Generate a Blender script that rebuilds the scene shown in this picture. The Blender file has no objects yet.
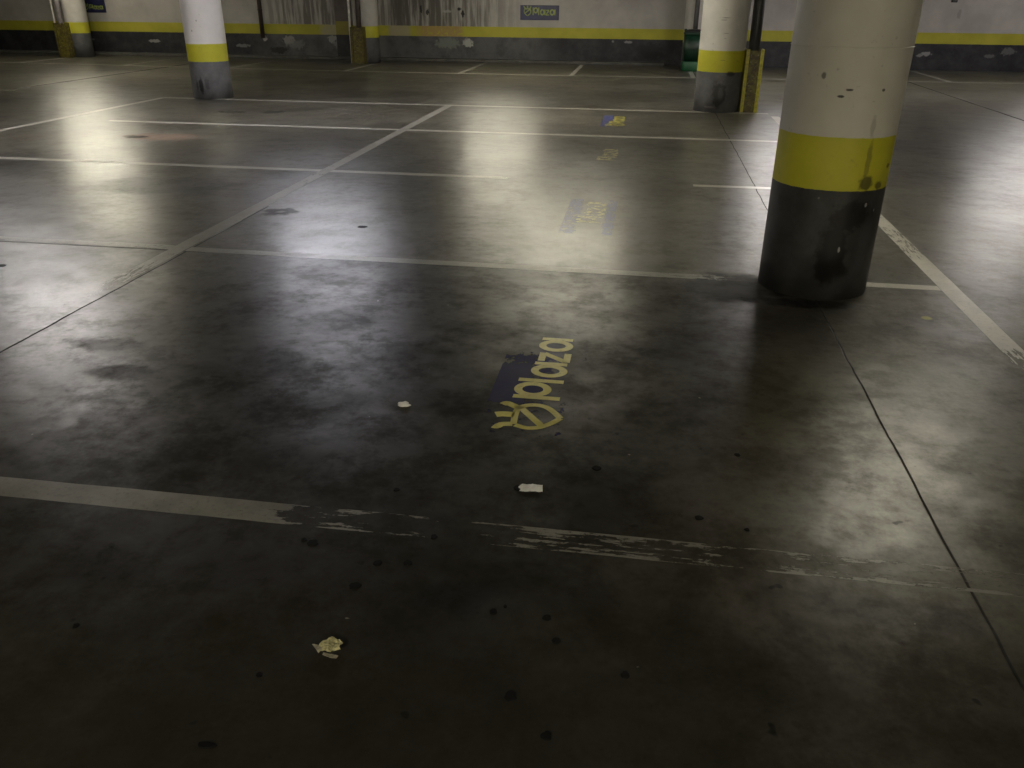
import bpy, bmesh, math, random
from mathutils import Vector, Matrix, noise
random.seed(7)
S = bpy.context.scene
COL = S.collection

# ------------------------------------------------------------------ helpers
def tag(o, label=None, cat=None, group=None, kind=None):
    if label: o['label'] = label
    if cat: o['category'] = cat
    if group: o['group'] = group
    if kind: o['kind'] = kind
    return o

def obj(name, bm, mat=None, parent=None, loc=(0, 0, 0), smooth=False):
    me = bpy.data.meshes.new(name)
    bmesh.ops.recalc_face_normals(bm, faces=bm.faces)
    bm.to_mesh(me); bm.free()
    if smooth:
        for p in me.polygons: p.use_smooth = True
    if mat: me.materials.append(mat)
    o = bpy.data.objects.new(name, me); COL.objects.link(o)
    o.location = loc
    if parent: o.parent = parent
    return o

def empty(name, loc, rz=0.0):
    o = bpy.data.objects.new(name, None); COL.objects.link(o)
    o.empty_display_size = 0.1
    o.location = loc; o.rotation_euler = (0, 0, rz)
    return o

def copy_tree(o, parent=None):
    c = o.copy(); COL.objects.link(c)
    if parent: c.parent = parent
    for ch in [x for x in bpy.data.objects if x.parent == o]:
        copy_tree(ch, c)
    return c

def bx(bm, x0, x1, y0, y1, z0, z1, bev=0.0):
    r = bmesh.ops.create_cube(bm, size=1.0)
    vs = r['verts']
    for v in vs:
        v.co = Vector(((x0 + x1) / 2 + v.co.x * (x1 - x0), (y0 + y1) / 2 + v.co.y * (y1 - y0), (z0 + z1) / 2 + v.co.z * (z1 - z0)))
    if bev:
        es = list({e for v in vs for e in v.link_edges})
        bmesh.ops.bevel(bm, geom=es, offset=bev, segments=2, affect='EDGES', profile=0.5)

def lathe(bm, prof, n=64, cx=0, cy=0, cap=True):
    rings = []
    for r, z in prof:
        rings.append([bm.verts.new((cx + r * math.cos(2 * math.pi * k / n), cy + r * math.sin(2 * math.pi * k / n), z)) for k in range(n)])
    for a, b in zip(rings, rings[1:]):
        for k in range(n):
            bm.faces.new((a[k], a[(k + 1) % n], b[(k + 1) % n], b[k]))
    if cap:
        bm.faces.new(rings[0]); bm.faces.new(rings[-1])

def tube(bm, p, q, r, n=16):
    p = Vector(p); q = Vector(q); d = (q - p)
    a = d.normalized(); u = a.orthogonal().normalized(); w = a.cross(u)
    R = [[bm.verts.new(c + r * (math.cos(2 * math.pi * k / n) * u + math.sin(2 * math.pi * k / n) * w)) for k in range(n)] for c in (p, q)]
    for k in range(n):
        bm.faces.new((R[0][k], R[0][(k + 1) % n], R[1][(k + 1) % n], R[1][k]))
    bm.faces.new(R[0]); bm.faces.new(R[1])

# ------------------------------------------------------------------ node helper
class N:
    def __init__(s, name):
        s.m = bpy.data.materials.new(name); s.m.use_nodes = True
        s.t = s.m.node_tree; s.t.nodes.clear()
        s.out = s.t.nodes.new('ShaderNodeOutputMaterial')
        s.bsdf = s.t.nodes.new('ShaderNodeBsdfPrincipled')
        s.t.links.new(s.bsdf.outputs[0], s.out.inputs[0])
        s.tc = None
    def n(s, typ, **kw):
        x = s.t.nodes.new('ShaderNode' + typ)
        for k, v in kw.items(): setattr(x, k, v)
        return x
    def put(s, sock, v):
        if isinstance(v, bpy.types.NodeSocket): s.t.links.new(v, sock)
        elif v is not None:
            if isinstance(v, (tuple, list)) and len(v) == 3 and sock.type == 'RGBA': v = (*v, 1)
            sock.default_value = v
    def coord(s):
        if not s.tc: s.tc = s.n('TexCoord')
        return s.tc.outputs['Object']
    def xyz(s, v=None):
        x = s.n('SeparateXYZ'); s.put(x.inputs[0], v or s.coord()); return x.outputs
    def vec(s, a, b, c):
        x = s.n('CombineXYZ')
        for i, q in enumerate((a, b, c)): s.put(x.inputs[i], q)
        return x.outputs[0]
    def math(s, op, a, b=0.0, c=0.0, clamp=False):
        x = s.n('Math', operation=op, use_clamp=clamp)
        s.put(x.inputs[0], a); s.put(x.inputs[1], b); s.put(x.inputs[2], c)
        return x.outputs[0]
    def vm(s, op, a, b):
        x = s.n('VectorMath', operation=op); s.put(x.inputs[0], a); s.put(x.inputs[1], b)
        return x.outputs['Value'] if op == 'LENGTH' else x.outputs[0]
    def noise(s, scale, detail=4, rough=.55, vec=None, dist=0.0):
        x = s.n('TexNoise'); s.put(x.inputs['Vector'], vec or s.coord())
        s.put(x.inputs['Scale'], scale); s.put(x.inputs['Detail'], detail); s.put(x.inputs['Roughness'], rough); s.put(x.inputs['Distortion'], dist)
        return x.outputs['Fac']
    def ramp(s, v, a, b, lo=0.0, hi=1.0, smooth=True):
        x = s.n('MapRange', interpolation_type='SMOOTHSTEP' if smooth else 'LINEAR')
        for i, q in enumerate((v, a, b, lo, hi)): s.put(x.inputs[i], q)
        return x.outputs[0]
    def mix(s, f, a, b):
        x = s.n('Mix', data_type='RGBA')
        s.put(x.inputs['Factor'], f); s.put(x.inputs['A'], a) if False else None
        s.put(x.inputs[6], a); s.put(x.inputs[7], b)
        return x.outputs[2]
    def ell(s, u, v, cu, cv, ru, rv, nz, amp=0.8, soft=0.35):
        # noisy ellipse mask, 1 inside
        a = s.math('DIVIDE', s.math('SUBTRACT', u, cu), ru); b = s.math('DIVIDE', s.math('SUBTRACT', v, cv), rv)
        d = s.math('SQRT', s.math('ADD', s.math('MULTIPLY', a, a), s.math('MULTIPLY', b, b)))
        d = s.math('ADD', d, s.math('MULTIPLY', s.math('SUBTRACT', nz, .5), amp * 2))
        return s.ramp(d, 1.0 - soft, 1.0, 1.0, 0.0)
    def fin(s, col=None, rough=None, spec=None, metal=None, bump=None, dist=.01, strength=.5):
        b = s.bsdf.inputs
        if col is not None: s.put(b['Base Color'], col)
        if rough is not None: s.put(b['Roughness'], rough)
        if spec is not None: s.put(b['Specular IOR Level'], spec)
        if metal is not None: s.put(b['Metallic'], metal)
        if bump is not None:
            x = s.n('Bump'); s.put(x.inputs['Height'], bump); s.put(x.inputs['Distance'], dist); s.put(x.inputs['Strength'], strength)
            s.put(b['Normal'], x.outputs[0])
        return s.m

def simple(name, col, rough=.6, metal=0.0, var=.25, scale=12, spec=.5):
    m = N(name); n1 = m.noise(scale)
    c = m.mix(m.ramp(n1, .3, .7), tuple(c * (1 - var) for c in col), tuple(min(1, c * (1 + var)) for c in col))
    return m.fin(c, rough, spec, metal, m.noise(scale * 5), .002, .3)

# ------------------------------------------------------------------ tuned values
FLOOR_LO = (.050, .048, .038); FLOOR_HI = (.175, .165, .134)
ROUGH_LO, ROUGH_HI = .280, .36
LAMP = 92.0

# ------------------------------------------------------------------ floor material
def floor_mat():
    m = N('polished_stained_concrete')
    X, Y, Z = m.xyz()
    big = m.noise(.55, 5, .6); med = m.noise(2.3, 6, .62, dist=.4); fine = m.noise(38, 4, .7); mid2 = m.noise(7.5, 5, .65)
    f = m.math('ADD', m.math('MULTIPLY', big, .50), m.math('MULTIPLY', med, .32))
    f = m.math('ADD', f, m.math('MULTIPLY', mid2, .18))
    f = m.ramp(f, .36, .64)
    col = m.mix(f, FLOOR_LO, FLOOR_HI)
    # warm brown areas
    col = m.mix(m.ramp(m.noise(.9, 3, .5, vec=m.vm('ADD', m.coord(), (31, 7, 3))), .5, .75, 0, .45), col, (.085, .062, .045))
    # fine grain
    col = m.mix(m.ramp(fine, .35, .7, 0, .35), col, (.02, .019, .017))
    # slab tones; near slab and foreground darker, fading towards the sides
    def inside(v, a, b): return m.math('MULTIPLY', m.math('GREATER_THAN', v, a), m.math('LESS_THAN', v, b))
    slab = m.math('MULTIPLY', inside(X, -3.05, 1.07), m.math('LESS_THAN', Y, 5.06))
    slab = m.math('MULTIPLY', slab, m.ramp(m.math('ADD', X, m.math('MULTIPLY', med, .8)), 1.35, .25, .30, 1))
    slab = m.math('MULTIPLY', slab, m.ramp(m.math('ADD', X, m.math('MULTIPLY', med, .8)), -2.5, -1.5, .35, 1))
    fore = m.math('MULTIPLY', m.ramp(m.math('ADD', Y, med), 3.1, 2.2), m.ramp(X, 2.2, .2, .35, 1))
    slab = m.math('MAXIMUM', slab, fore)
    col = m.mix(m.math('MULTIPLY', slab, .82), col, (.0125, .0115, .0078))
    slab2 = m.math('MULTIPLY', m.math('LESS_THAN', X, -3.05), m.math('LESS_THAN', Y, 2.2))
    slab3 = m.math('MULTIPLY', inside(X, -30, -5.72), inside(Y, 5.3, 7.95))
    col = m.mix(m.math('MULTIPLY', slab3, .25), col, (.03, .03, .032))
    wetn = m.ramp(m.noise(1.1, 4, .55, vec=m.vm('ADD', m.coord(), (5, 50, 9))), .35, .65)
    rough = m.math('ADD', ROUGH_LO, m.math('MULTIPLY', m.math('ADD', m.math('MULTIPLY', mid2, .6), m.math('MULTIPLY', wetn, .4)), ROUGH_HI - ROUGH_LO))
    # saw-cut joints
    wob = m.math('MULTIPLY', m.math('SUBTRACT', m.noise(1.7, 3), .5), .035)
    def joint(v, c, w, gate=None):
        d = m.math('ABSOLUTE', m.math('SUBTRACT', m.math('ADD', v, wob), c))
        k = m.ramp(d, w * .4, w, 1, 0)
        if gate is not None: k = m.math('MULTIPLY', k, gate)
        return k
    j = joint(X, 1.07, .006, m.ramp(m.noise(.8, 2), .3, .45, .7, 1))
    j = m.math('MAXIMUM', j, joint(X, -3.035, .008, m.math('LESS_THAN', Y, 6.4)))
    j = m.math('MAXIMUM', j, joint(X, 5.5, .03, m.math('GREATER_THAN', Y, 10)))
    j = m.math('MAXIMUM', j, joint(X, -11.34, .045))
    j = m.math('MAXIMUM', j, joint(Y, 5.055, .010, m.math('LESS_THAN', X, -2.9)))
    col = m.mix(m.math('MULTIPLY', j, .85), col, (.006, .006, .005))
    rough = m.math('ADD', rough, m.math('MULTIPLY', j, .5))
    nz = m.noise(9, 4); nzb = m.noise(3, 5)
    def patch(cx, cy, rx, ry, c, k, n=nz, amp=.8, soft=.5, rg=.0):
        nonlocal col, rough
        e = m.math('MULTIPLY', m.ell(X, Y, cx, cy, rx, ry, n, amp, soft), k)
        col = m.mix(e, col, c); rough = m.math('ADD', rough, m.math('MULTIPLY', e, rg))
    patch(-5.85, 9.6, .6, .34, (.26, .17, .12), .8, rg=.2)          # chipped rusty patch
    patch(-6.15, 9.55, .22, .14, (.02, .016, .012), .9, rg=.3)
    patch(-2.86, 6.24, .16, .16, (.015, .015, .015), .85, rg=.3)       # dark repair with light heart
    patch(-2.86, 6.24, .05, .05, (.2, .19, .17), .8)
    patch(-6.1, 12.0, .26, .2, (.02, .02, .018), .7, rg=.3)
    patch(-5.5, 12.1, .2, .22, (.02, .02, .018), .7, rg=.3)
    patch(-4.3, 7.0, .8, .5, (.018, .018, .018), .65, nzb, rg=.1)
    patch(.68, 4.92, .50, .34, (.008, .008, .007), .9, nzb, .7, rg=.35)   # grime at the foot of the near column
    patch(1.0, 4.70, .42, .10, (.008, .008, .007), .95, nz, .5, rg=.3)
    patch(1.35, 1.95, .22, .14, (.03, .028, .025), .8, nzb, rg=.15)
    patch(.85, 2.0, .3, .10, (.03, .028, .025), .6, nzb, rg=.15)
    patch(-2.6, 3.45, .25, .12, (.02, .018, .016), .5, nz, rg=.2)
    patch(-2.3, 3.15, .2, .10, (.02, .018, .016), .75, nzb, rg=.2)
    patch(1.63, 4.57, .035, .035, (.35, .33, .06), .8, nz, .4)
    patch(-.42, 1.87, .16, .10, (.010, .010, .008), .7, nz, 1.0, rg=.1)
    patch(-1.3, 2.0, .7, .35, (.016, .013, .009), .6, nzb, rg=.2)
    specks = m.math('MULTIPLY', m.ramp(m.noise(11, 2, .5, vec=m.vm('ADD', m.coord(), (3, 9, 1))), .72, .76), .9)
    col = m.mix(specks, col, (.006, .006, .005))
    chips = m.math('MULTIPLY', m.ramp(m.noise(17, 2, .5, vec=m.vm('ADD', m.coord(), (8, 1, 6))), .78, .80), .8)
    col = m.mix(chips, col, (.30, .29, .26))
    h = m.math('ADD', m.math('MULTIPLY', m.noise(5.5, 2, .45), .8), m.math('MULTIPLY', fine, .008))
    h = m.math('ADD', h, m.math('MULTIPLY', m.noise(2.4, 2, .4), 1.3))
    h = m.math('SUBTRACT', h, m.math('MULTIPLY', j, .6))
    # grime dulls the polish in patches; the near slab and foreground are less glossy
    sm = m.math('ADD', m.math('MULTIPLY', m.noise(3.4, 8, .72, vec=m.vm('ADD', m.coord(), (11, 2, 8))), .6), m.math('MULTIPLY', m.noise(13, 6, .7), .4))
    spec = m.ramp(sm, .40, .58, .20, .80)
    dull = m.math('MULTIPLY', slab, m.ramp(med, .35, .65, .84, .60))
    spec = m.math('MULTIPLY', spec, m.math('SUBTRACT', 1.0, dull))
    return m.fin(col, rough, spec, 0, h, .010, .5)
M_FLOOR = floor_mat()

# ------------------------------------------------------------------ painted wall material
WB0, WB1 = .61, .86
def wall_mat():
    m = N('banded_wall_paint')
    X, Y, Z = m.xyz()
    n = m.noise(1.4, 5, .6); nf = m.noise(14, 4)
    streakv = m.vec(m.math('MULTIPLY', X, 5.0), m.math('MULTIPLY', Y, 5.0), m.math('MULTIPLY', Z, .35))
    st = m.noise(1.6, 5, .65, vec=streakv)
    white = m.mix(m.ramp(n, .3, .7), (.36, .34, .32), (.46, .44, .41))
    damp = m.math('MULTIPLY', m.ramp(X, -10.8, -9.6), m.ramp(X, -2.8, -5.0))
    damp = m.math('MULTIPLY', damp, m.ramp(st, .42, .58))
    damp2 = m.math('MULTIPLY', m.math('MULTIPLY', m.ramp(X, -7.0, -6.7), m.ramp(X, -4.6, -5.6)), m.ramp(st, .33, .55))
    white = m.mix(m.math('MULTIPLY', damp, .85), white, (.12, .11, .095))
    white = m.mix(m.math('MULTIPLY', damp2, .85), white, (.10, .095, .08))
    yel = m.mix(m.ramp(n, .3, .7), (.36, .34, .030), (.46, .43, .045))
    peel = m.math('MULTIPLY', m.math('MULTIPLY', m.ramp(X, -6.3, -5.9), m.ramp(X, -4.8, -5.0)), m.ramp(nf, .35, .5))
    peel2 = m.math('MULTIPLY', m.math('MULTIPLY', m.ramp(X, -8.9, -8.7), m.ramp(X, -8.3, -8.4)), m.ramp(nf, .35, .5))
    peel3 = m.math('MULTIPLY', m.math('MULTIPLY', m.ramp(X, -6.95, -6.85), m.ramp(X, -6.25, -6.4)), m.ramp(nf, .25, .4))
    yel = m.mix(m.math('MULTIPLY', peel, .8), yel, (.35, .22, .10))
    yel = m.mix(m.math('MULTIPLY', m.math('MAXIMUM', peel2, peel3), .8), yel, (.36, .32, .24))
    dark = m.mix(m.ramp(m.noise(3, 6, .7), .35, .7), (.016, .016, .020), (.045, .045, .050))
    # rubbed, lighter grey stretch of the lower band left of the sign
    rub = m.math('MULTIPLY', m.ramp(X, -11, -10), m.ramp(X, -2.2, -3.2))
    dark = m.mix(m.math('MULTIPLY', rub, m.ramp(m.noise(2.0, 6, .7), .3, .6, .25, .9)), dark, (.115, .115, .115))
    ed = m.math('MULTIPLY', m.math('SUBTRACT', nf, .5), .012)
    z2 = m.math('ADD', Z, ed)
    col = m.mix(m.math('GREATER_THAN', z2, WB0), dark, yel)
    col = m.mix(m.math('GREATER_THAN', z2, WB1), col, white)
    for cx, cz, rx, rz, c, k in [(-10.05, .2, .3, .1, (.01, .01, .01), .8), (-10.42, .50, .07, .10, (.4, .4, .38), .9), (-9.75, .46, .20, .13, (.30, .30, .29), .8), (-9.55, .36, .3, .14, (.2, .2, .2), .6),
                                 (-8.5, .5, .14, .12, (.32, .32, .31), .8), (-8.35, .38, .12, .12, (.2, .2, .22), .8), (-4.75, .46, .16, .13, (.42, .42, .40), .9), (-5.3, .45, .4, .16, (.17, .19, .17), .8),
                                 (-13.7, .38, .20, .05, (.35, .35, .34), .8), (-.55, .54, .13, .035, (.28, .28, .28), .8), (-.95, .55, .04, .04, (.25, .25, .25), .8),
                                 (6.75, .38, .14, .06, (.28, .28, .28), .85), (6.6, .34, .1, .04, (.24, .24, .24), .8), (8.6, .46, .2, .1, (.15, .15, .15), .8), (8.2, .35, .15, .05, (.15, .15, .15), .8),
                                 (-15.7, .4, .2, .04, (.25, .25, .25), .7), (-11.1, .3, .25, .05, (.22, .23, .22), .7),
                                 (.05, .32, .35, .25, (.012, .012, .012), .8), (-6.0, 1.25, .035, .12, (.01, .01, .01), .9), (-5.83, 1.2, .05, .1, (.015, .015, .012), .9), (-5.3, 1.22, .14, .04, (.4, .39, .37), .7), (-4.98, 1.27, .07, .05, (.01, .01, .01), .95), (-4.88, 1.16, .05, .09, (.008, .008, .008), .95), (7.3, 1.28, .05, .12, (.2, .19, .17), .5)]:
        col = m.mix(m.math('MULTIPLY', m.ell(X, Z, cx, cz, rx, rz, nf, .9, .4), k), col, c)
    return m.fin(col, .6, .4, 0, nf, .006, .4)
M_WALL = wall_mat()

def column_mat(name, b0, b1, scuffs, white=((.45, .43, .40), (.55, .53, .50)), grey=((.075, .077, .080), (.115, .117, .12)), yel=((.48, .46, .030), (.58, .55, .045))):
    m = N(name)
    X, Y, Z = m.xyz()
    n = m.noise(2.2, 5, .6); nf = m.noise(16, 5, .65); sp = m.noise(24, 3, .6)
    w = m.mix(m.ramp(n, .3, .7), white[0], white[1])
    w = m.mix(m.math('MULTIPLY', m.ramp(sp, .66, .74), .35), w, (.18, .17, .14))
    y = m.mix(m.ramp(n, .3, .7), *yel)
    y = m.mix(m.math('MULTIPLY', m.ramp(m.noise(9, 5, .7), .55, .75), .45), y, (.2, .18, .03))
    g = m.mix(m.ramp(m.noise(6, 6, .7), .35, .7), grey[0], grey[1])
    z2 = m.math('ADD', Z, m.math('MULTIPLY', m.math('SUBTRACT', nf, .5), .010))
    col = m.mix(m.math('GREATER_THAN', z2, b0), g, y)
    col = m.mix(m.math('GREATER_THAN', z2, b1), col, w)
    for cx, cz, rx, rz, c, k in scuffs:
        col = m.mix(m.math('MULTIPLY', m.math('MULTIPLY', m.ell(X, Z, cx, cz, rx, rz, nf, .75, .5), m.math('LESS_THAN', Y, .05)), k), col, c)
    return m.fin(col, .48, .45, 0, nf, .004, .3)
K = (.005, .005, .005)
GR = (.22, .22, .22)
M_COLN = column_mat('near_column_paint', .635, .92, [(.02, .30, .11, .22, K, .95), (.10, .50, .17, .10, K, .9), (.03, .18, .13, .1, K, .7), (.20, .30, .05, .22, (.05, .05, .055), .6), (.14, .68, .05, .05, (.05, .045, .015), .85), (.22, .66, .03, .03, (.05, .045, .015), .8), (.13, .80, .018, .16, (.15, .14, .03), .6), (.27, .76, .02, .02, (.08, .07, .02), .8),
        (-.075, 1.13, .020, .008, (.03, .03, .025), .95), (-.035, 1.165, .025, .010, (.03, .03, .025), .95), (.14, 1.165, .012, .010, (.04, .04, .03), .9), (-.17, 1.23, .014, .025, (.09, .085, .07), .8),
        (.055, .305, .008, .020, (.32, .32, .33), .95), (.165, .555, .008, .013, (.3, .3, .3), .95), (.225, .52, .005, .010, (.28, .28, .28), .9), (-.10, .59, .008, .01, (.15, .15, .15), .8), (.12, .97, .018, .08, (.2, .19, .16), .4)],
        white=((.56, .54, .485), (.64, .62, .565)), grey=((.030, .031, .031), (.056, .057, .058)))
M_COLL = column_mat('left_column_paint', .58, .85, [(-.02, .22, .05, .16, K, .85), (-.1, .2, .03, .12, (.02, .02, .02), .6), (.08, .25, .05, .12, (.05, .05, .055), .6), (-.05, 1.05, .012, .02, (.2, .19, .17), .8), (.05, 1.2, .012, .02, (.25, .23, .2), .8)], white=((.72, .69, .67), (.80, .77, .74)), grey=((.12, .12, .125), (.17, .17, .175)))
M_COLM = column_mat('middle_column_paint', .58, .88, white=((.60, .58, .54), (.72, .69, .65)), scuffs=[(0.0, .27, .13, .22, (.03, .03, .03), .85), (.02, .27, .05, .13, (.10, .10, .10), .7), (.14, .56, .08, .04, (.02, .02, .02), .8), (-.12, .08, .09, .02, (.3, .27, .27), .6), (-.02, 1.33, .09, .008, (.15, .14, .12), .7), (-.04, 1.30, .06, .007, (.15, .14, .12), .6), (0, 1.12, .05, .007, (.2, .19, .16), .6), (0, .75, .05, .006, (.2, .18, .05), .6), (0, 1.05, .03, .006, (.2, .18, .15), .6)], grey=((.10, .10, .105), (.145, .145, .15)))
M_COLF = column_mat('far_column_paint', .60, .87, [(.0, .2, .1, .1, (.03, .03, .03), .5)])

M_CEIL = simple('raw_concrete_ceiling', (.16, .155, .145), .8, scale=2)
M_KERB = simple('kerb_concrete', (.085, .085, .075), .7, scale=5)
M_YMETAL = N('scraped_shaded_yellow_metal')  # scraped yellow, with the shade of the guard's web painted into its dark brown
_n = M_YMETAL.noise(14, 6, .7); _c = M_YMETAL.mix(M_YMETAL.ramp(_n, .35, .6), (.16, .145, .02), (.07, .05, .018))
_c = M_YMETAL.mix(M_YMETAL.ramp(M_YMETAL.noise(30, 4), .62, .7, 0, .7), _c, (.45, .42, .3))
M_YMETAL = M_YMETAL.fin(_c, .45, .5, 0, _n, .003, .3)
M_YEDGE = simple('bright_yellow_metal', (.48, .44, .04), .4, scale=20)
M_DPIPE = simple('dark_grey_downpipe', (.050, .050, .050), .45, scale=8)
M_BPIPE = simple('brown_pipe', (.055, .040, .032), .5, scale=6)
M_MPIPE = simple('mauve_grey_pipe', (.22, .20, .21), .5, scale=6)
M_WPIPE = simple('white_conduit', (.62, .60, .56), .35, scale=10)
M_BLUE = simple('blue_sign_enamel', (.020, .022, .075), .4, scale=8)
M_SIGNTXT = simple('faded_lime_lettering', (.26, .32, .07), .5, scale=15)
M_GREEN = simple('dark_green_plastic', (.004, .026, .012), .35, scale=5)
M_GREEN2 = simple('mid_green_plastic', (.010, .075, .030), .4, scale=5)
M_BLACK = simple('black_plastic', (.012, .012, .012), .4)
M_HOUS = simple('white_enamel_housing', (.6, .6, .58), .4)
M_PAPER = simple('white_paper', (.88, .88, .87), .7, var=.08, scale=60)
M_TISSUE = simple('yellowed_tissue', (.50, .47, .25), .8, var=.2, scale=80)
M_TISSUE2 = simple('pale_tissue', (.42, .39, .30), .8, var=.15, scale=80)
M_SPOT = simple('dried_black_gum', (.003, .003, .003), .7, spec=.15)

# worn paint: 'wear' attribute 0 = fresh, 1 = gone; streaks follow the brush direction
def paint_mat(name, c0, c1, streak=True, rough=(.29, .38), spec=.45):
    m = N(name)
    at = m.n('Attribute', attribute_name='wear'); wear = at.outputs['Fac']
    uv = m.n('UVMap'); sx = m.xyz(uv.outputs[0])
    if streak: v = m.vec(m.math('MULTIPLY', sx[0], 3.5), m.math('MULTIPLY', sx[1], 26.0), 0.0)
    else: v = m.vec(m.math('MULTIPLY', sx[0], 9.0), m.math('MULTIPLY', sx[1], 9.0), 0.0)
    a = m.noise(2.2, 6, .68, vec=v); b = m.noise(45, 4, .7); c = m.noise(6, 4, .6)
    k = m.math('ADD', m.math('ADD', m.math('MULTIPLY', a, .60), m.math('MULTIPLY', b, .16)), m.math('MULTIPLY', c, .24))
    k = m.ramp(k, .30, .70, 0, 1, False)
    alpha = m.ramp(m.math('SUBTRACT', k, wear), -.06, .06)
    alpha = m.math('MULTIPLY', alpha, m.ramp(wear, 0, 1, .96, .80, False))
    col = m.mix(m.ramp(c, .3, .7), c0, c1)
    col = m.mix(m.ramp(b, .5, .75, 0, .5), col, tuple(x * .35 for x in c0))
    tr = m.n('BsdfTransparent'); ms = m.n('MixShader')
    m.put(ms.inputs[0], alpha)
    m.fin(col, m.ramp(c, .3, .7, *rough), spec, 0, b, .002, .3)
    m.t.links.new(tr.outputs[0], ms.inputs[1]); m.t.links.new(m.bsdf.outputs[0], ms.inputs[2]); m.t.links.new(ms.outputs[0], m.out.inputs[0])
    return m.m
M_LINE = paint_mat('worn_white_road_paint', (.50, .49, .44), (.62, .60, .54))
M_LINEM = paint_mat('scuffed_white_road_paint', (.33, .32, .285), (.44, .43, .385))
M_LINED = paint_mat('dirty_white_road_paint', (.17, .165, .145), (.25, .24, .215))
M_FY = paint_mat('worn_yellow_floor_paint', (.60, .54, .09), (.74, .67, .18), False)
M_FY2 = paint_mat('faded_pale_yellow_floor_paint', (.55, .50, .20), (.66, .60, .30), False)
M_FB = paint_mat('worn_blue_floor_paint', (.008, .008, .055), (.013, .013, .085), False, (.45, .55), .10)
M_FB2 = paint_mat('faded_blue_floor_paint', (.07, .08, .24), (.10, .11, .30), False)

def lerp(tab, t):
    if t <= tab[0][0]: return tab[0][1]
    for (a, va), (b, vb) in zip(tab, tab[1:]):
        if t <= b: return va + (vb - va) * (t - a) / (b - a)
    return tab[-1][1]

def line(name, pts, width, wear, mat, z=.0005, label=None, step=.06, edge=0.0):
    """painted strip along a polyline; wear = [(metres along, 0..1)]"""
    bm = bmesh.new(); uvl = bm.loops.layers.uv.new('UVMap'); wl = bm.verts.layers.float.new('wear')
    P = [Vector((x, y, 0)) for x, y in pts]
    L = [0]
    for a, b in zip(P, P[1:]): L.append(L[-1] + (b - a).length)
    n = max(2, int(L[-1] / step)); rows = []; off = random.random() * 50
    for i in range(n + 1):
        s = L[-1] * i / n; k = 0
        while k < len(P) - 2 and s > L[k + 1]: k += 1
        d = (P[k + 1] - P[k]).normalized(); c = P[k] + d * (s - L[k]); nn = Vector((-d.y, d.x, 0))
        row = []
        for j, zz in ((-.5, 0), (-.5, z), (-.36, z), (-.12, z), (.12, z), (.36, z), (.5, z), (.5, 0)):
            jj = j * (1 + .05 * noise.noise(Vector((s * 6, j * 9 + off, 0))))
            v = bm.verts.new(c + nn * width * jj + Vector((0, 0, zz))); v[wl] = lerp(wear, s) + edge * (.10 - .28 * (abs(j) / .5) ** 2); row.append((v, s + off, (j + .5) * width))
        rows.append(row)
    for a, b in zip(rows, rows[1:]):
        for q in range(7):
            f = bm.faces.new((a[q][0], a[q + 1][0], b[q + 1][0], b[q][0]))
            for lp, (v, u, w) in zip(f.loops, (a[q], a[q + 1], b[q + 1], b[q])): lp[uvl].uv = (u, w)
    return tag(obj(name, bm, mat), label, 'parking line')

# ------------------------------------------------------------------ the setting
X0, X1, Y0, Y1, H = -24.0, 15.0, -14.0, 23.0, 2.85
def st(name, x0, x1, y0, y1, z0, z1, mat):
    bm = bmesh.new(); bx(bm, x0, x1, y0, y1, z0, z1); return tag(obj(name, bm, mat), kind='structure')
st('floor', X0, X1, Y0, Y1, -.2, 0, M_FLOOR)
st('ceiling', X0 - .2, X1 + .2, Y0 - .2, Y1 + .2, H, H + .2, M_CEIL)
st('wall_back', X0 - .2, X1 + .2, Y1, Y1 + .2, -.2, H, M_WALL)
st('wall_front', X0 - .2, X1 + .2, Y0 - .2, Y0, -.2, H, M_WALL)
st('wall_left', X0 - .2, X0, Y0, Y1, -.2, H, M_WALL)
st('wall_right', X1, X1 + .2, Y0, Y1, -.2, H, M_WALL)
for i, y in enumerate((5.2, 13.75, 22.1)):
    st('trim_%d' % (i + 1), X0, X1, y - .2, y + .2, H - .28, H, M_CEIL)
# low kerb at the foot of the back wall
bm = bmesh.new(); bx(bm, X0, .4, Y1 - .25, Y1, 0, .075, .012)
tag(obj('trim_4', bm, M_KERB), kind='structure')
bm = bmesh.new(); bx(bm, -8.33, -7.95, Y1 - .12, Y1, 0, H)
tag(obj('trim_5', bm, column_mat('pilaster_paint', .62, .95, [], white=((.07, .055, .048), (.13, .105, .095)), grey=((.012, .012, .014), (.03, .03, .032)), yel=((.20, .17, .03), (.28, .25, .03)))), kind='structure')

# ------------------------------------------------------------------ columns
def column(x, y, mat, label, r=.322, seam=None):
    prof = [(r, 0), (r, .3), (r, .6), (r, .9), (r, 1.2)]
    prof += [(r, 1.6), (r, 2.2), (r, H - .28)]
    bm = bmesh.new(); lathe(bm, prof, 96)
    o = tag(obj('concrete_column', bm, mat, loc=(x, y, 0), smooth=False), label, 'column')
    if seam:
        bm = bmesh.new(); lathe(bm, [(r - .002, seam - .004), (r + .003, seam - .0015), (r + .003, seam + .0015), (r - .002, seam + .004)], 96, cap=False); obj('seam_ridge', bm, mat, o)
    return o
def shade(o):
    for p in o.data.polygons: p.use_smooth = len(p.vertices) == 4
    return o
shade(column(1.095, 5.09, M_COLN, 'large nearest round column with black-scuffed dark base and yellow band', r=.316, seam=1.37))
shade(column(-7.27, 13.74, M_COLL, 'bright white round column with yellow band and grey base left of centre'))
shade(column(1.095, 13.78, M_COLM, 'round column with ring-shaped scuff on its grey base, beside the yellow pipe guard', r=.345))
shade(column(-15.36, 22.1, M_COLF, 'small far cream column at the left edge beside a blue sign', r=.30))
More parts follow.
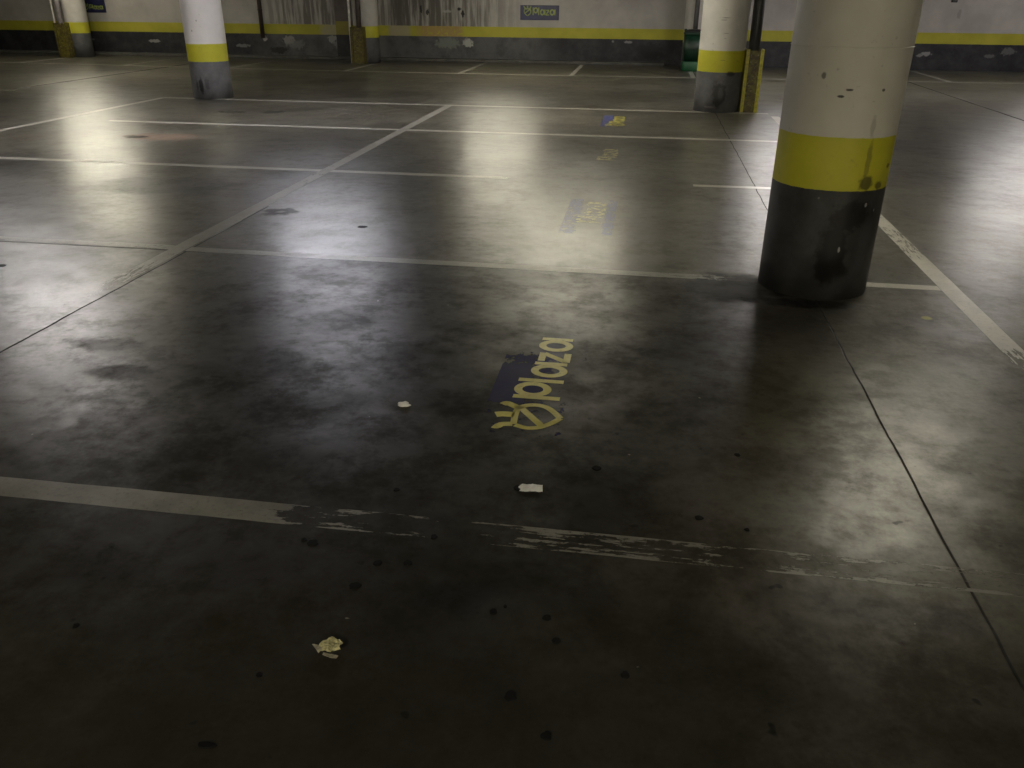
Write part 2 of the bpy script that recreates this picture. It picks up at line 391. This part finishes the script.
shade(column(-7.24, 22.1, M_COLF, 'far column by the damp stained wall, half behind a yellow guard and pipe'))
shade(column(1.12, 22.1, M_COLF, 'far column mostly hidden behind the green bin and the middle column'))

# ------------------------------------------------------------------ pipe guards and pipes
def guard(x, y, w, h, d, label):
    t = empty('pipe_guard', (x, y, 0)); tag(t, label, 'pipe guard', 'yellow steel guards on the column downpipes')
    bm = bmesh.new(); bx(bm, -w / 2 + .006, w / 2 - .006, d - .012, d, 0, h); obj('back_plate', bm, M_YMETAL, t)
    for s in (-1, 1):
        bm = bmesh.new(); a = s * w / 2
        bx(bm, min(a, a - s * .05), max(a, a - s * .05), 0, .012, 0, h); bx(bm, min(a, a - s * .01), max(a, a - s * .01), 0.012, d, 0, h)
        obj('flange', bm, M_YEDGE if x > 0 else M_YMETAL, t)
    bm = bmesh.new(); bx(bm, -w / 2 + .05, w / 2 - .05, .03, .042, 0.0, h - .02); obj('front_plate', bm, M_YMETAL, t)
    return t
guard(1.575, 13.60, .26, .90, .24, 'tall yellow steel pipe guard against the right of the middle column')
guard(-7.31, 21.52, .33, .86, .24, 'brownish yellow pipe guard at the foot of the far column near the damp wall')
guard(-15.50, 21.52, .30, .86, .24, 'scraped yellow and brown pipe guard beside the far left cream column')
def pipe(name, pts, r, mat, label, cat='pipe'):
    t = empty(name, pts[0]); tag(t, label, cat)
    o = Vector(pts[0]); bm = bmesh.new(); tube(bm, (0, 0, 0), Vector(pts[1]) - o, r); ob = obj('pipe_run', bm, mat, t); shade(ob)
    for k in (.3, .62, .9):
        c = (Vector(pts[1]) - o) * k; bm = bmesh.new(); tube(bm, c - Vector((0, 0, .02)), c + Vector((0, 0, .02)), r * 1.12); shade(obj('clamp', bm, mat, t))
    return t
pipe('downpipe', [(1.56, 13.735, 0), (1.56, 13.735, H - .28)], .082, M_DPIPE, 'dark grey downpipe rising from the yellow guard beside the middle column')
pipe('downpipe', [(-7.27, 21.65, 0), (-7.27, 21.65, H - .28)], .064, M_BPIPE, 'dark brown downpipe rising from the guard of the far column near the damp wall')
pipe('conduit', [(-7.515, 21.66, 0), (-7.515, 21.66, H - .28)], .028, M_WPIPE, 'thin white conduit rising beside the dark brown downpipe')
pipe('downpipe', [(-15.50, 21.65, 0), (-15.50, 21.65, H - .28)], .064, M_MPIPE, 'mauve grey downpipe beside the far left cream column')
pipe('conduit', [(-15.69, 21.66, 0), (-15.69, 21.66, H - .28)], .022, M_WPIPE, 'thin pale conduit beside the mauve grey downpipe')
pipe('downpipe', [(1.05, 21.715, 0), (1.05, 21.715, H - .28)], .055, M_DPIPE, 'dark downpipe showing above the green bin')
pipe('cable_pipe', [(-10.46, 22.95, .50), (-10.46, 22.95, H)], .055, M_BPIPE, 'lone dark brown pipe running down the stained back wall')
for x, lb in ((-.40, 'small dark fitting on the wall right of the blue sign'), (7.12, 'small dark fitting on the wall right of the nearest column')):
    t = empty('wall_fitting', (x, Y1, 1.53)); tag(t, lb, 'wall fitting')
    bm = bmesh.new(); bx(bm, -.07, .07, -.05, 0, 0, .14, .01); obj('housing', bm, M_BLACK, t)
    bm = bmesh.new(); bx(bm, -.045, .045, -.06, -.05, .02, .12, .004); obj('cover', bm, M_DPIPE, t)

# ------------------------------------------------------------------ litter bin
t = empty('litter_bin', (1.02, 21.42, 0)); tag(t, 'dark green litter bin standing in front of the far column', 'bin')
def rsq(bm, prof, n=10, e=4.0):
    rings = []
    for r, z in prof:
        R = []
        for k in range(n * 4):
            a = 2 * math.pi * (k + .5) / (n * 4); c, s = math.cos(a), math.sin(a)
            q = (abs(c) ** e + abs(s) ** e) ** (-1 / e); R.append(bm.verts.new((r * q * c, r * q * s * .85, z)))
        rings.append(R)
    for a, b in zip(rings, rings[1:]):
        for k in range(n * 4): bm.faces.new((a[k], a[(k + 1) % (n * 4)], b[(k + 1) % (n * 4)], b[k]))
    bm.faces.new(rings[0]); bm.faces.new(rings[-1])
bm = bmesh.new(); rsq(bm, [(.205, .22), (.225, .5), (.23, .80)]); shade(obj('body', bm, M_GREEN, t))
bm = bmesh.new(); rsq(bm, [(.225, .0), (.235, .02), (.238, .20), (.225, .22)]); shade(obj('base', bm, M_GREEN2, t))
bm = bmesh.new(); rsq(bm, [(.235, .80), (.245, .81), (.245, .84), (.235, .85)]); shade(obj('rim', bm, M_GREEN, t))
bm = bmesh.new(); rsq(bm, [(.235, .85), (.215, .89), (.13, .915)]); lid = shade(obj('lid', bm, M_BLACK, t))
for s in (-1, 1):
    bm = bmesh.new(); bx(bm, s * .2 - .03, s * .2 + .03, -.08, .08, .87, .925, .008); obj('lid_lug', bm, M_GREEN, lid)

# ------------------------------------------------------------------ Plaza mark: strokes in sign space (u along the word, v upwards)
def ring_pts(cu, cv, ru, rv, n=28, a0=0, a1=360):
    return [(cu + ru * math.cos(math.radians(a0 + (a1 - a0) * i / n)), cv + rv * math.sin(math.radians(a0 + (a1 - a0) * i / n))) for i in range(n + 1)]
WORD = [  # (points, stroke width)
    ([(.000, .000), (.000, .208)], .034), (ring_pts(.080, .130, .058, .066), .037),          # P
    ([(.175, .000), (.175, .208)], .034),                                                      # l
    (ring_pts(.290, .080, .055, .068), .037), ([(.372, .002), (.372, .158)], .034),            # a
    ([(.402, .132), (.502, .132)], .034), ([(.496, .128), (.408, .016)], .034), ([(.400, .010), (.506, .010)], .034),  # z
    (ring_pts(.600, .080, .056, .068), .037), ([(.685, .002), (.685, .158)], .034)]            # a
EMBLEM = [
    ([(-.268, .158), (-.290, .110), (-.278, .060), (-.250, .030), (-.215, .000), (-.180, -.020)], .028),
    ([(-.180, -.020), (-.130, .010), (-.088, .045), (-.072, .085), (-.080, .130), (-.105, .160)], .030),
    ([(-.105, .160), (-.265, .045)], .032),
    ([(-.100, .166), (-.165, .172), (-.262, .166)], .028),
    ([(-.110, .170), (-.085, .205), (-.072, .225), (-.092, .238)], .036),
    ([(-.180, .175), (-.178, .225), (-.190, .252)], .046),
    ([(-.262, .170), (-.268, .215), (-.296, .228), (-.290, .246)], .036)]
def chaikin(p, k=2):
    for _ in range(k):
        if len(p) < 3: return p
        q = [p[0]]
        for a, b in zip(p, p[1:]): q += [(a[0] * .75 + b[0] * .25, a[1] * .75 + b[1] * .25), (a[0] * .25 + b[0] * .75, a[1] * .25 + b[1] * .75)]
        p = q + [p[-1]]
    return p
EMBLEM = [(chaikin(p), w) for p, w in EMBLEM]
def strokes(bm, sets, sc, th, fn, uvl=None, wl=None, wear=None):
    """each stroke becomes a raised ribbon; fn maps (u, v, w) to space"""
    for pts, wd in sets:
        w = wd * sc / 2; Q = [Vector((p[0] * sc, p[1] * sc)) for p in pts]; prev = None
        closed = (Q[0] - Q[-1]).length < 1e-5
        for i, p in enumerate(Q):
            a = Q[i - 1] if i else (Q[-2] if closed else Q[0]); b = Q[i + 1] if i < len(Q) - 1 else (Q[1] if closed else Q[-1])
            d = (b - a).normalized(); nn = Vector((-d.y, d.x))
            row = []
            for s, h in ((-1, 0), (-1, th), (1, th), (1, 0)):
                c = p + nn * w * s; v = bm.verts.new(fn(c.x, c.y, h))
                if wl is not None: v[wl] = wear(c.x / sc, c.y / sc)
                row.append((v, c))
            if prev:
                for q in range(3):
                    f = bm.faces.new((prev[q][0], prev[q + 1][0], row[q + 1][0], row[q][0]))
                    if uvl: 
                        for lp, (v, c) in zip(f.loops, (prev[q], prev[q + 1], row[q + 1], row[q])): lp[uvl].uv = c
            if (i == 0 or i == len(Q) - 1) and not closed: bm.faces.new([r[0] for r in row])
            prev = row

def floor_logo(x, y, my, mb, wear_y, wear_e, wear_b, label, sc=1.0):
    t = empty('floor_logo', (x, y, 0)); tag(t, label, 'floor logo', 'painted logos in the parking bays')
    fn = lambda u, v, h: Vector((-v, u,   .0009 + h))
    def mk(name, sets, mat, wear):
        bm = bmesh.new(); uvl = bm.loops.layers.uv.new('UVMap'); wl = bm.verts.layers.float.new('wear')
        strokes(bm, sets, sc, .0003, fn, uvl, wl, wear); return obj(name, bm, mat, t)
    # panel
    bm = bmesh.new(); uvl = bm.loops.layers.uv.new('UVMap'); wl = bm.verts.layers.float.new('wear')
    nu, nv = 26, 12; G = []
    for i in range(nu + 1):
        G.append([])
        for j in range(nv + 1):
            u = -.36 + i / nu * 1.16; v = -.09 + j / nv * .40
            q = bm.verts.new((-v, u, .0005)); q[wl] = wear_b(u, v); G[-1].append(q)
    for i in range(nu):
        for j in range(nv):
            f = bm.faces.new((G[i][j], G[i + 1][j], G[i + 1][j + 1], G[i][j + 1]))
            for lp in f.loops: lp[uvl].uv = (lp.vert.co.y, lp.vert.co.x)
    obj('panel', bm, mb, t)
    mk('lettering', WORD, my, wear_y); mk('emblem', EMBLEM, my, wear_e)
def wb_near(u, v):
    w = .72
    if v > .17 and -.05 < u < .32: w = .12
    elif v > .05 and u > -.1 and u < .45: w = .42
    if u < -.05: w = .62
    if u > .55: w = .95
    if v < -.03 and u < .2: w = .85
    return w
floor_logo(-.277, 3.216, M_FY, M_FB, lambda u, v: .02 + max(0, u - .1) * .1, lambda u, v: .02, wb_near, 'nearest painted floor logo, yellow crowned emblem and Plaza lettering on rubbed blue')
floor_logo(-.265, 6.36, M_FY2, M_FB2, lambda u, v: .47, lambda u, v: .8, lambda u, v: .45 if (v > .18 or v < -.01) else .8, 'pale worn floor logo in the second bay, with faint blue patches')
floor_logo(-.27, 9.1, M_FY2, M_FB2, lambda u, v: .42, lambda u, v: .72, lambda u, v: .97, 'faint yellow worn floor logo in the third bay')
floor_logo(-.28, 12.0, M_FY, M_FB2, lambda u, v: .1, lambda u, v: .3, lambda u, v: .15 if v > .15 else .9, 'small far floor logo in the fourth bay, yellow and dark blue')

# wall signs
def wall_sign(x, z, w, h, label, text=True):
    t = empty('wall_sign', (x, Y1, z)); tag(t, label, 'sign')
    bm = bmesh.new(); bx(bm, 0, w, -.035, 0, 0, h, .006); obj('board', bm, M_BLUE, t)
    fn = lambda u, v, hh: Vector((u, -.0355 - hh, v))
    sc = w / 1.22
    for nm, sets in (('lettering', WORD), ('emblem', EMBLEM)):
        bm = bmesh.new(); strokes(bm, [([(a + .41, b * 1.05 + .14) for a, b in p], q * 1.1) for p, q in sets], sc, .006, fn); obj(nm, bm, M_SIGNTXT, t)
wall_sign(-3.36, 1.035, 1.00, .345, 'blue Plaza wall sign with lime lettering above the yellow stripe')
wall_sign(-15.70, 1.09, .70, .36, 'dark blue wall sign cut by the top edge beside the far left column')

# ------------------------------------------------------------------ parking lines
W = .105
line('parking_line', [(-3.2, 2.18), (3.2, 2.20)], .115, [(0, .10), (1.2, .12), (1.28, .30), (1.36, .12), (2.04, .18), (2.10, .60), (2.45, .64), (2.52, .58), (2.60, .80), (2.72, .80), (2.78, .58), (3.2, .52), (3.5, .58), (3.62, .66), (4.0, .54), (4.3, .62), (4.9, .60), (5.15, .44), (6.4, .6)], M_LINED, edge=.8, label='wide nearest white line crossing the foreground, flaked away to the right')
line('parking_line', [(-8.0, 5.10), (-3.15, 5.13)], .10, [(0, .3), (4.8, .35)], M_LINEM, label='faded white line with a dark joint, left of the long bay line')
line('parking_line', [(-3.05, 5.11), (.78, 5.10)], .095, [(0, .22), (2.5, .18), (3.3, .30), (3.8, .8)], M_LINEM, label='second white cross line ending at the foot of the nearest column')
line('parking_line', [(1.36, 5.13), (1.86, 5.13)], .085, [(0, .5), (.1, .15), (.5, .1)], M_LINE, label='short white line between the nearest column and the diagonal right line')
line('parking_line', [(-8.0, 7.97), (-1.5, 7.95), (.05, 7.90)], W, [(0, .05), (6, .12), (6.6, .3), (6.9, .75), (7.1, 1.0), (8.0, 1.0)], M_LINE, label='third white cross line, running from the left edge to the pale logo')
line('parking_line', [(.50, 7.93), (1.86, 7.95)], .09, [(0, .2), (.1, .05), (1.3, .05)], M_LINE, label='short third-row white line left of the nearest column')
line('parking_line', [(-7.30, 10.78), (1.86, 10.78)], W, [(0, .06), (9.2, .1)], M_LINE, label='fourth white cross line, starting beyond the chipped patch')
line('parking_line', [(-8.05, 13.50), (1.86, 13.50)], W, [(0, .1), (5, .1), (9.2, .25), (9.9, .2)], M_LINE, label='fifth white cross line, passing in front of the two middle columns')
line('parking_line', [(-3.11, 13.45), (-3.12, 3.35)], .115, [(0, .05), (3.5, .1), (5.7, .35), (6.6, .2), (8.3, .2), (9.1, .55), (9.8, .9)], M_LINEM, label='long diagonal line dividing the bays, left of centre', z=.0009)
line('parking_line', [(1.92, 13.2), (1.92, 3.55)], .115, [(0, .1), (4, .2), (6.2, .3), (7.2, .5), (7.7, .08), (8.95, .14), (9.12, .55), (9.65, .8)], M_LINE, label='bright white diagonal line passing right of the nearest column', z=.0009)
line('parking_line', [(-8.05, 13.5), (-8.12, 8.0)], W, [(0, .1), (6, .1)], M_LINE, label='white line slanting in from the left edge before the left column', z=.0009)
line('parking_line', [(-16.5, 19.75), (-12.5, 19.6), (-9.2, 19.4), (-5.6, 19.33), (-2.4, 19.38), (1.0, 19.5), (4, 19.65), (9, 19.9)], .10, [(0, .1), (16, .18), (26, .3)], M_LINE, label='farthest long white line in front of the wall bays')
for x, w, lb in ((-15.47, .2, 'short bay line in front of the far left cream column'), (-12.6, .6, 'faint short bay line in front of the wall, behind the left column'), (-9.8, .65, 'faint short bay line left of the dark wall pilaster'),
                 (-6.91, .12, 'short bay line at the foot of the far yellow guard'), (-4.22, .35, 'short bay line below the dark marks on the wall'), (-1.68, .12, 'bright short bay line right of the blue sign'),
                 (1.0, .1, 'short bay line under the green bin'), (6.41, .3, 'short bay line on the far right, beyond the nearest column')):
    y0 = lerp([(-16.5, 19.75), (-12.5, 19.6), (-9.2, 19.4), (-5.6, 19.33), (-2.4, 19.38), (1.0, 19.5), (4, 19.65), (9, 19.9)], x) + .056
    y1 = 21.15 if x == 1.0 else 21.5 if x in (-15.47, -6.91) else 22.7
    ln = line('parking_line', [(x, y0), (x, (y0 + y1) / 2), (x, y1)], .10, [(0, w * .6), (1.4, w * .6), (3.2, w)], M_LINE, label=lb, z=.0009)

# ------------------------------------------------------------------ small things on the floor
def blob(x, y, r, label, asp=1.0):
    bm = bmesh.new(); n = 22; c = bm.verts.new((0, 0, .0035)); top = []; bot = []; sd = random.random() * 90
    for k in range(n):
        a = 2 * math.pi * k / n; q = r * (1 + .38 * noise.noise(Vector((math.cos(a) * 1.3, math.sin(a) * 1.3, sd))))
        top.append(bm.verts.new((q * .85 * math.cos(a), q * .85 * asp * math.sin(a), .003))); bot.append(bm.verts.new((q * math.cos(a), q * asp * math.sin(a), 0)))
    for k in range(n):
        l = (k + 1) % n
        bm.faces.new((c, top[k], top[l])); bm.faces.new((top[k], bot[k], bot[l], top[l]))
    return tag(obj('gum_spot', bm, M_SPOT, loc=(x, y, 0)), label, 'gum spot', 'dried black spots on the floor')
for x, y, r, lb in [(-.991, 2.055, .010, 'small black spot just left of the big spot below the white line end'), (-.959, 2.044, .018, 'big black spot just below the broken end of the foreground line'),
        (-.579, 2.14, .013, 'black spot in the gap of the foreground line'), (-.627, 1.994, .014, 'black spot, right one of the pair below the line gap'), (-.719, 1.979, .015, 'black spot, left one of the pair below the line gap'),
        (-.754, 1.862, .018, 'black spot directly above the crumpled yellowish tissue'), (-.777, 2.392, .011, 'faint spot alone left of the white paper scrap'), (-.08, 2.662, .017, 'dark spot right of the white paper scrap, below the logo'),
        (.449, 2.849, .012, 'small dark spot farthest right, towards the nearest column'), (.283, 2.393, .014, 'dark spot just above the foreground line, right of centre'), (.437, 2.348, .009, 'tiny spot above the foreground line, rightmost there'),
        (-.17, 1.816, .013, 'upper black spot of the pair right of centre in the foreground'), (-.135, 1.729, .013, 'lower black spot of the pair right of centre in the foreground'), (-.324, 1.817, .012, 'black oblong spot beside the spattered patch'), (-.295, 1.845, .006, 'tiny black dot beside the oblong spot'),
        (.056, 1.634, .012, 'faint dark spot right of the large black foreground spot'), (-.229, 1.516, .017, 'largest round black spot low in the foreground'), (-.125, 1.407, .014, 'lowest black spot near the bottom edge'),
        (-.884, 1.481, .009, 'small black spot below left of the crumpled tissue'), (-.91, 1.253, .022, 'long dark smear spot at the bottom edge, left of centre'), (-.352, 2.475, .017, 'black spot touching the left end of the white paper scrap'),
        (-1.465, 1.571, .009, 'small dark spot alone at the lower left'), (-2.063, 5.898, .035, 'small dark spot on the bright reflection left of centre'), (-4.03, 4.54, .03, 'dark spot at the left edge below the faded line')]:
    blob(x, y, r, lb, .45 if 'smear' in lb else 1.0)

# flat paper scrap, slightly curled
def sheet(name, outline_w, outline_h, nx, ny, amp, seed, mat, parent=None, loc=(0, 0, 0), rz=0, cut=None, base=.003):
    bm = bmesh.new(); top = []
    for i in range(nx + 1):
        top.append([])
        for j in range(ny + 1):
            x = (i / nx - .5) * outline_w; y = (j / ny - .5) * outline_h
            if cut: x, y = cut(i / nx, j / ny, x, y)
            z = base + amp * (noise.noise(Vector((x * 38, y * 38, seed))) + .6 * abs(noise.noise(Vector((x * 90, y * 90, seed + 5)))) + .6)
            top[-1].append(bm.verts.new((x, y, max(.0008, z))))
    for i in range(nx):
        for j in range(ny): bm.faces.new((top[i][j], top[i + 1][j], top[i + 1][j + 1], top[i][j + 1]))
    r = bmesh.ops.extrude_face_region(bm, geom=bm.faces[:])
    for v in [g for g in r['geom'] if isinstance(g, bmesh.types.BMVert)]: v.co.z += .0006
    o = obj(name, bm, mat, parent, loc); o.rotation_euler = (0, 0, rz); return o
def cut1(s, t, x, y):
    y *= 1 - .10 * s - (.25 * max(0, .15 - s) / .15)
    if t > .5: y += .004 * math.sin(s * 5)
    return x + (.004 * math.sin(t * 7) if s < .1 else 0), y
o = sheet('paper_scrap', .083, .050, 20, 12, .005, 3.3, M_PAPER, None, (-.305, 2.475, 0), math.radians(7), cut1)
tag(o, 'flat white paper scrap lying below the nearest floor logo', 'paper scrap')
bm = bmesh.new(); bmesh.ops.create_icosphere(bm, subdivisions=4, radius=1)
for v in bm.verts:
    p = v.co.copy(); q = 1 + .35 * noise.noise(p * 1.6 + Vector((4, 2, 9))) + .18 * abs(noise.noise(p * 4))
    v.co = Vector((p.x * .023 * q * (1.25 if p.x > 0 and p.y < 0 else 1), p.y * .019 * q, max(.0, .008 + p.z * .0085 * q)))
tag(obj('crumpled_paper', bm, M_PAPER, loc=(-.935, 3.040, 0), smooth=True), 'tiny white crumpled paper ball left of the nearest floor logo', 'crumpled paper')
t = empty('crumpled_tissue', (-.738, 1.590, 0)); tag(t, 'yellowish torn crumpled tissue low in the foreground', 'crumpled tissue')
def cutb(s, t_, x, y):
    a = math.atan2(y, x); return x * (1 - .22 * abs(math.sin(2 * a))) * (1 + .14 * math.sin(5 * a)), y * (1 - .2 * abs(math.sin(2 * a))) * (1 + .12 * math.cos(4 * a + 1))
sheet('main_wad', .062, .058, 24, 22, .011, 8.1, M_TISSUE, t, (.006, .012, 0), .3, cutb, .006)
sheet('torn_tip', .034, .020, 12, 8, .006, 2.1, M_TISSUE2, t, (-.031, .004, 0), -.35, lambda s, q, x, y: (x, y * (1.3 * s + .1)) , .003)
sheet('lower_flap', .042, .020, 14, 8, .005, 5.7, M_TISSUE2, t, (.014, -.019, 0), -.1, lambda s, q, x, y: (x, y * (.35 + 1.2 * s * (1.2 - s))), .002)

# ------------------------------------------------------------------ ceiling lamps (twin-tube battens)
def emit(name, col, k):
    m = bpy.data.materials.new(name); m.use_nodes = True; nt = m.node_tree; nt.nodes.clear()
    e = nt.nodes.new('ShaderNodeEmission'); e.inputs[0].default_value = (*col, 1); e.inputs[1].default_value = k
    o = nt.nodes.new('ShaderNodeOutputMaterial'); nt.links.new(e.outputs[0], o.inputs[0]); return m
def lamp(x, y, k, col, label, L=1.5, z=2.48, rz=0):
    t = empty('batten_lamp', (x, y, z), rz); tag(t, label, 'ceiling lamp', 'fluorescent battens under the ceiling')
    bm = bmesh.new(); bx(bm, -L / 2 - .03, L / 2 + .03, -.05, .05, .03, .085, .008); obj('housing', bm, M_HOUS, t)
    em = emit('tube_glow', col, k * LAMP)
    for s in (-1, 1):
        bm = bmesh.new(); tube(bm, (-L / 2, s * .04, 0), (L / 2, s * .04, 0), .016, 12); obj('tube', bm, em, t)
        bm = bmesh.new(); bx(bm, s * (L / 2 + .015) - .015, s * (L / 2 + .015) + .015, -.06, .06, -.02, .04, .004); obj('end_cap', bm, M_HOUS, t)
        bm = bmesh.new(); tube(bm, (s * .5, 0, .08), (s * .5, 0, H - z), .006, 8); obj('hanger_rod', bm, M_DPIPE, t)
WARM = (1, .93, .73); NEU = (1, .94, .90); COOL = (.93, .92, 1); OLV = (1, .90, .66)
for x, y, k, c, lb in [
        (-7.6, 9.3, 1.5, NEU, 'batten lamp over the left bays'),
        (-4.6, 11.6, 1.5, COOL, 'batten lamp over the long dividing line'),
        (-1.0, 12.6, 1.25, WARM, 'batten lamp over the floor logos'),
        (-11.5, 16.6, 1.6, WARM, 'batten lamp by the far left column'),
        (-14.6, 20.6, .8, WARM, 'added fill batten nearest the far left column'),  # extra lamp, added to brighten the left of the back wall
        (8.9, 20.4, .6, NEU, 'added fill batten nearest the right end of the back wall'),  # added to lift the right part of the back wall
        (-3.2, 18.8, 1.5, WARM, 'batten lamp before the wall sign'),
        (3.0, 17.6, 2.0, NEU, 'batten lamp right of the middle column'),
        (6.8, 16.4, 1.2, NEU, 'batten lamp over the right side aisle'),
        (2.2, 6.8, .95, WARM, 'batten lamp right of the nearest column'),
        (-2.2, -3.0, 4.2, OLV, 'added fill batten behind the camera to the left'),  # unseen fill, added for the foreground and the near column's front
        (4.2, -3.4, 4.4, OLV, 'added fill batten behind the camera to the right')]:  # second unseen fill added on the camera side
    lamp(x, y, k, c, lb)

w = bpy.data.worlds.new('world'); S.world = w; w.use_nodes = True
w.node_tree.nodes['Background'].inputs[0].default_value = (.5, .5, .48, 1); w.node_tree.nodes['Background'].inputs[1].default_value = .0

# ------------------------------------------------------------------ camera
F, PITCH, ROLL, YAW = 819.0, 0.44280, 0.008149, 0.151097
cam = bpy.data.cameras.new('camera'); co = bpy.data.objects.new('camera', cam); COL.objects.link(co)
cam.sensor_width = 36; cam.lens = F / 1024 * 36; cam.clip_start = .05
cy, sy = math.cos(YAW), math.sin(YAW)
fwd = Vector((-sy * math.cos(PITCH), cy * math.cos(PITCH), -math.sin(PITCH))); right = Vector((cy, sy, 0)); up = right.cross(fwd)
c, s = math.cos(ROLL), math.sin(ROLL)
r2 = c * right + s * up; u2 = -s * right + c * up
co.matrix_world = Matrix(((r2.x, u2.x, -fwd.x, 0), (r2.y, u2.y, -fwd.y, 0), (r2.z, u2.z, -fwd.z, 1.6), (0, 0, 0, 1)))
S.camera = co
S.view_settings.view_transform = 'Standard'; S.view_settings.look = 'None'
S.view_settings.exposure = 0.0; S.view_settings.gamma = 1.0; S.view_settings.use_curve_mapping = False
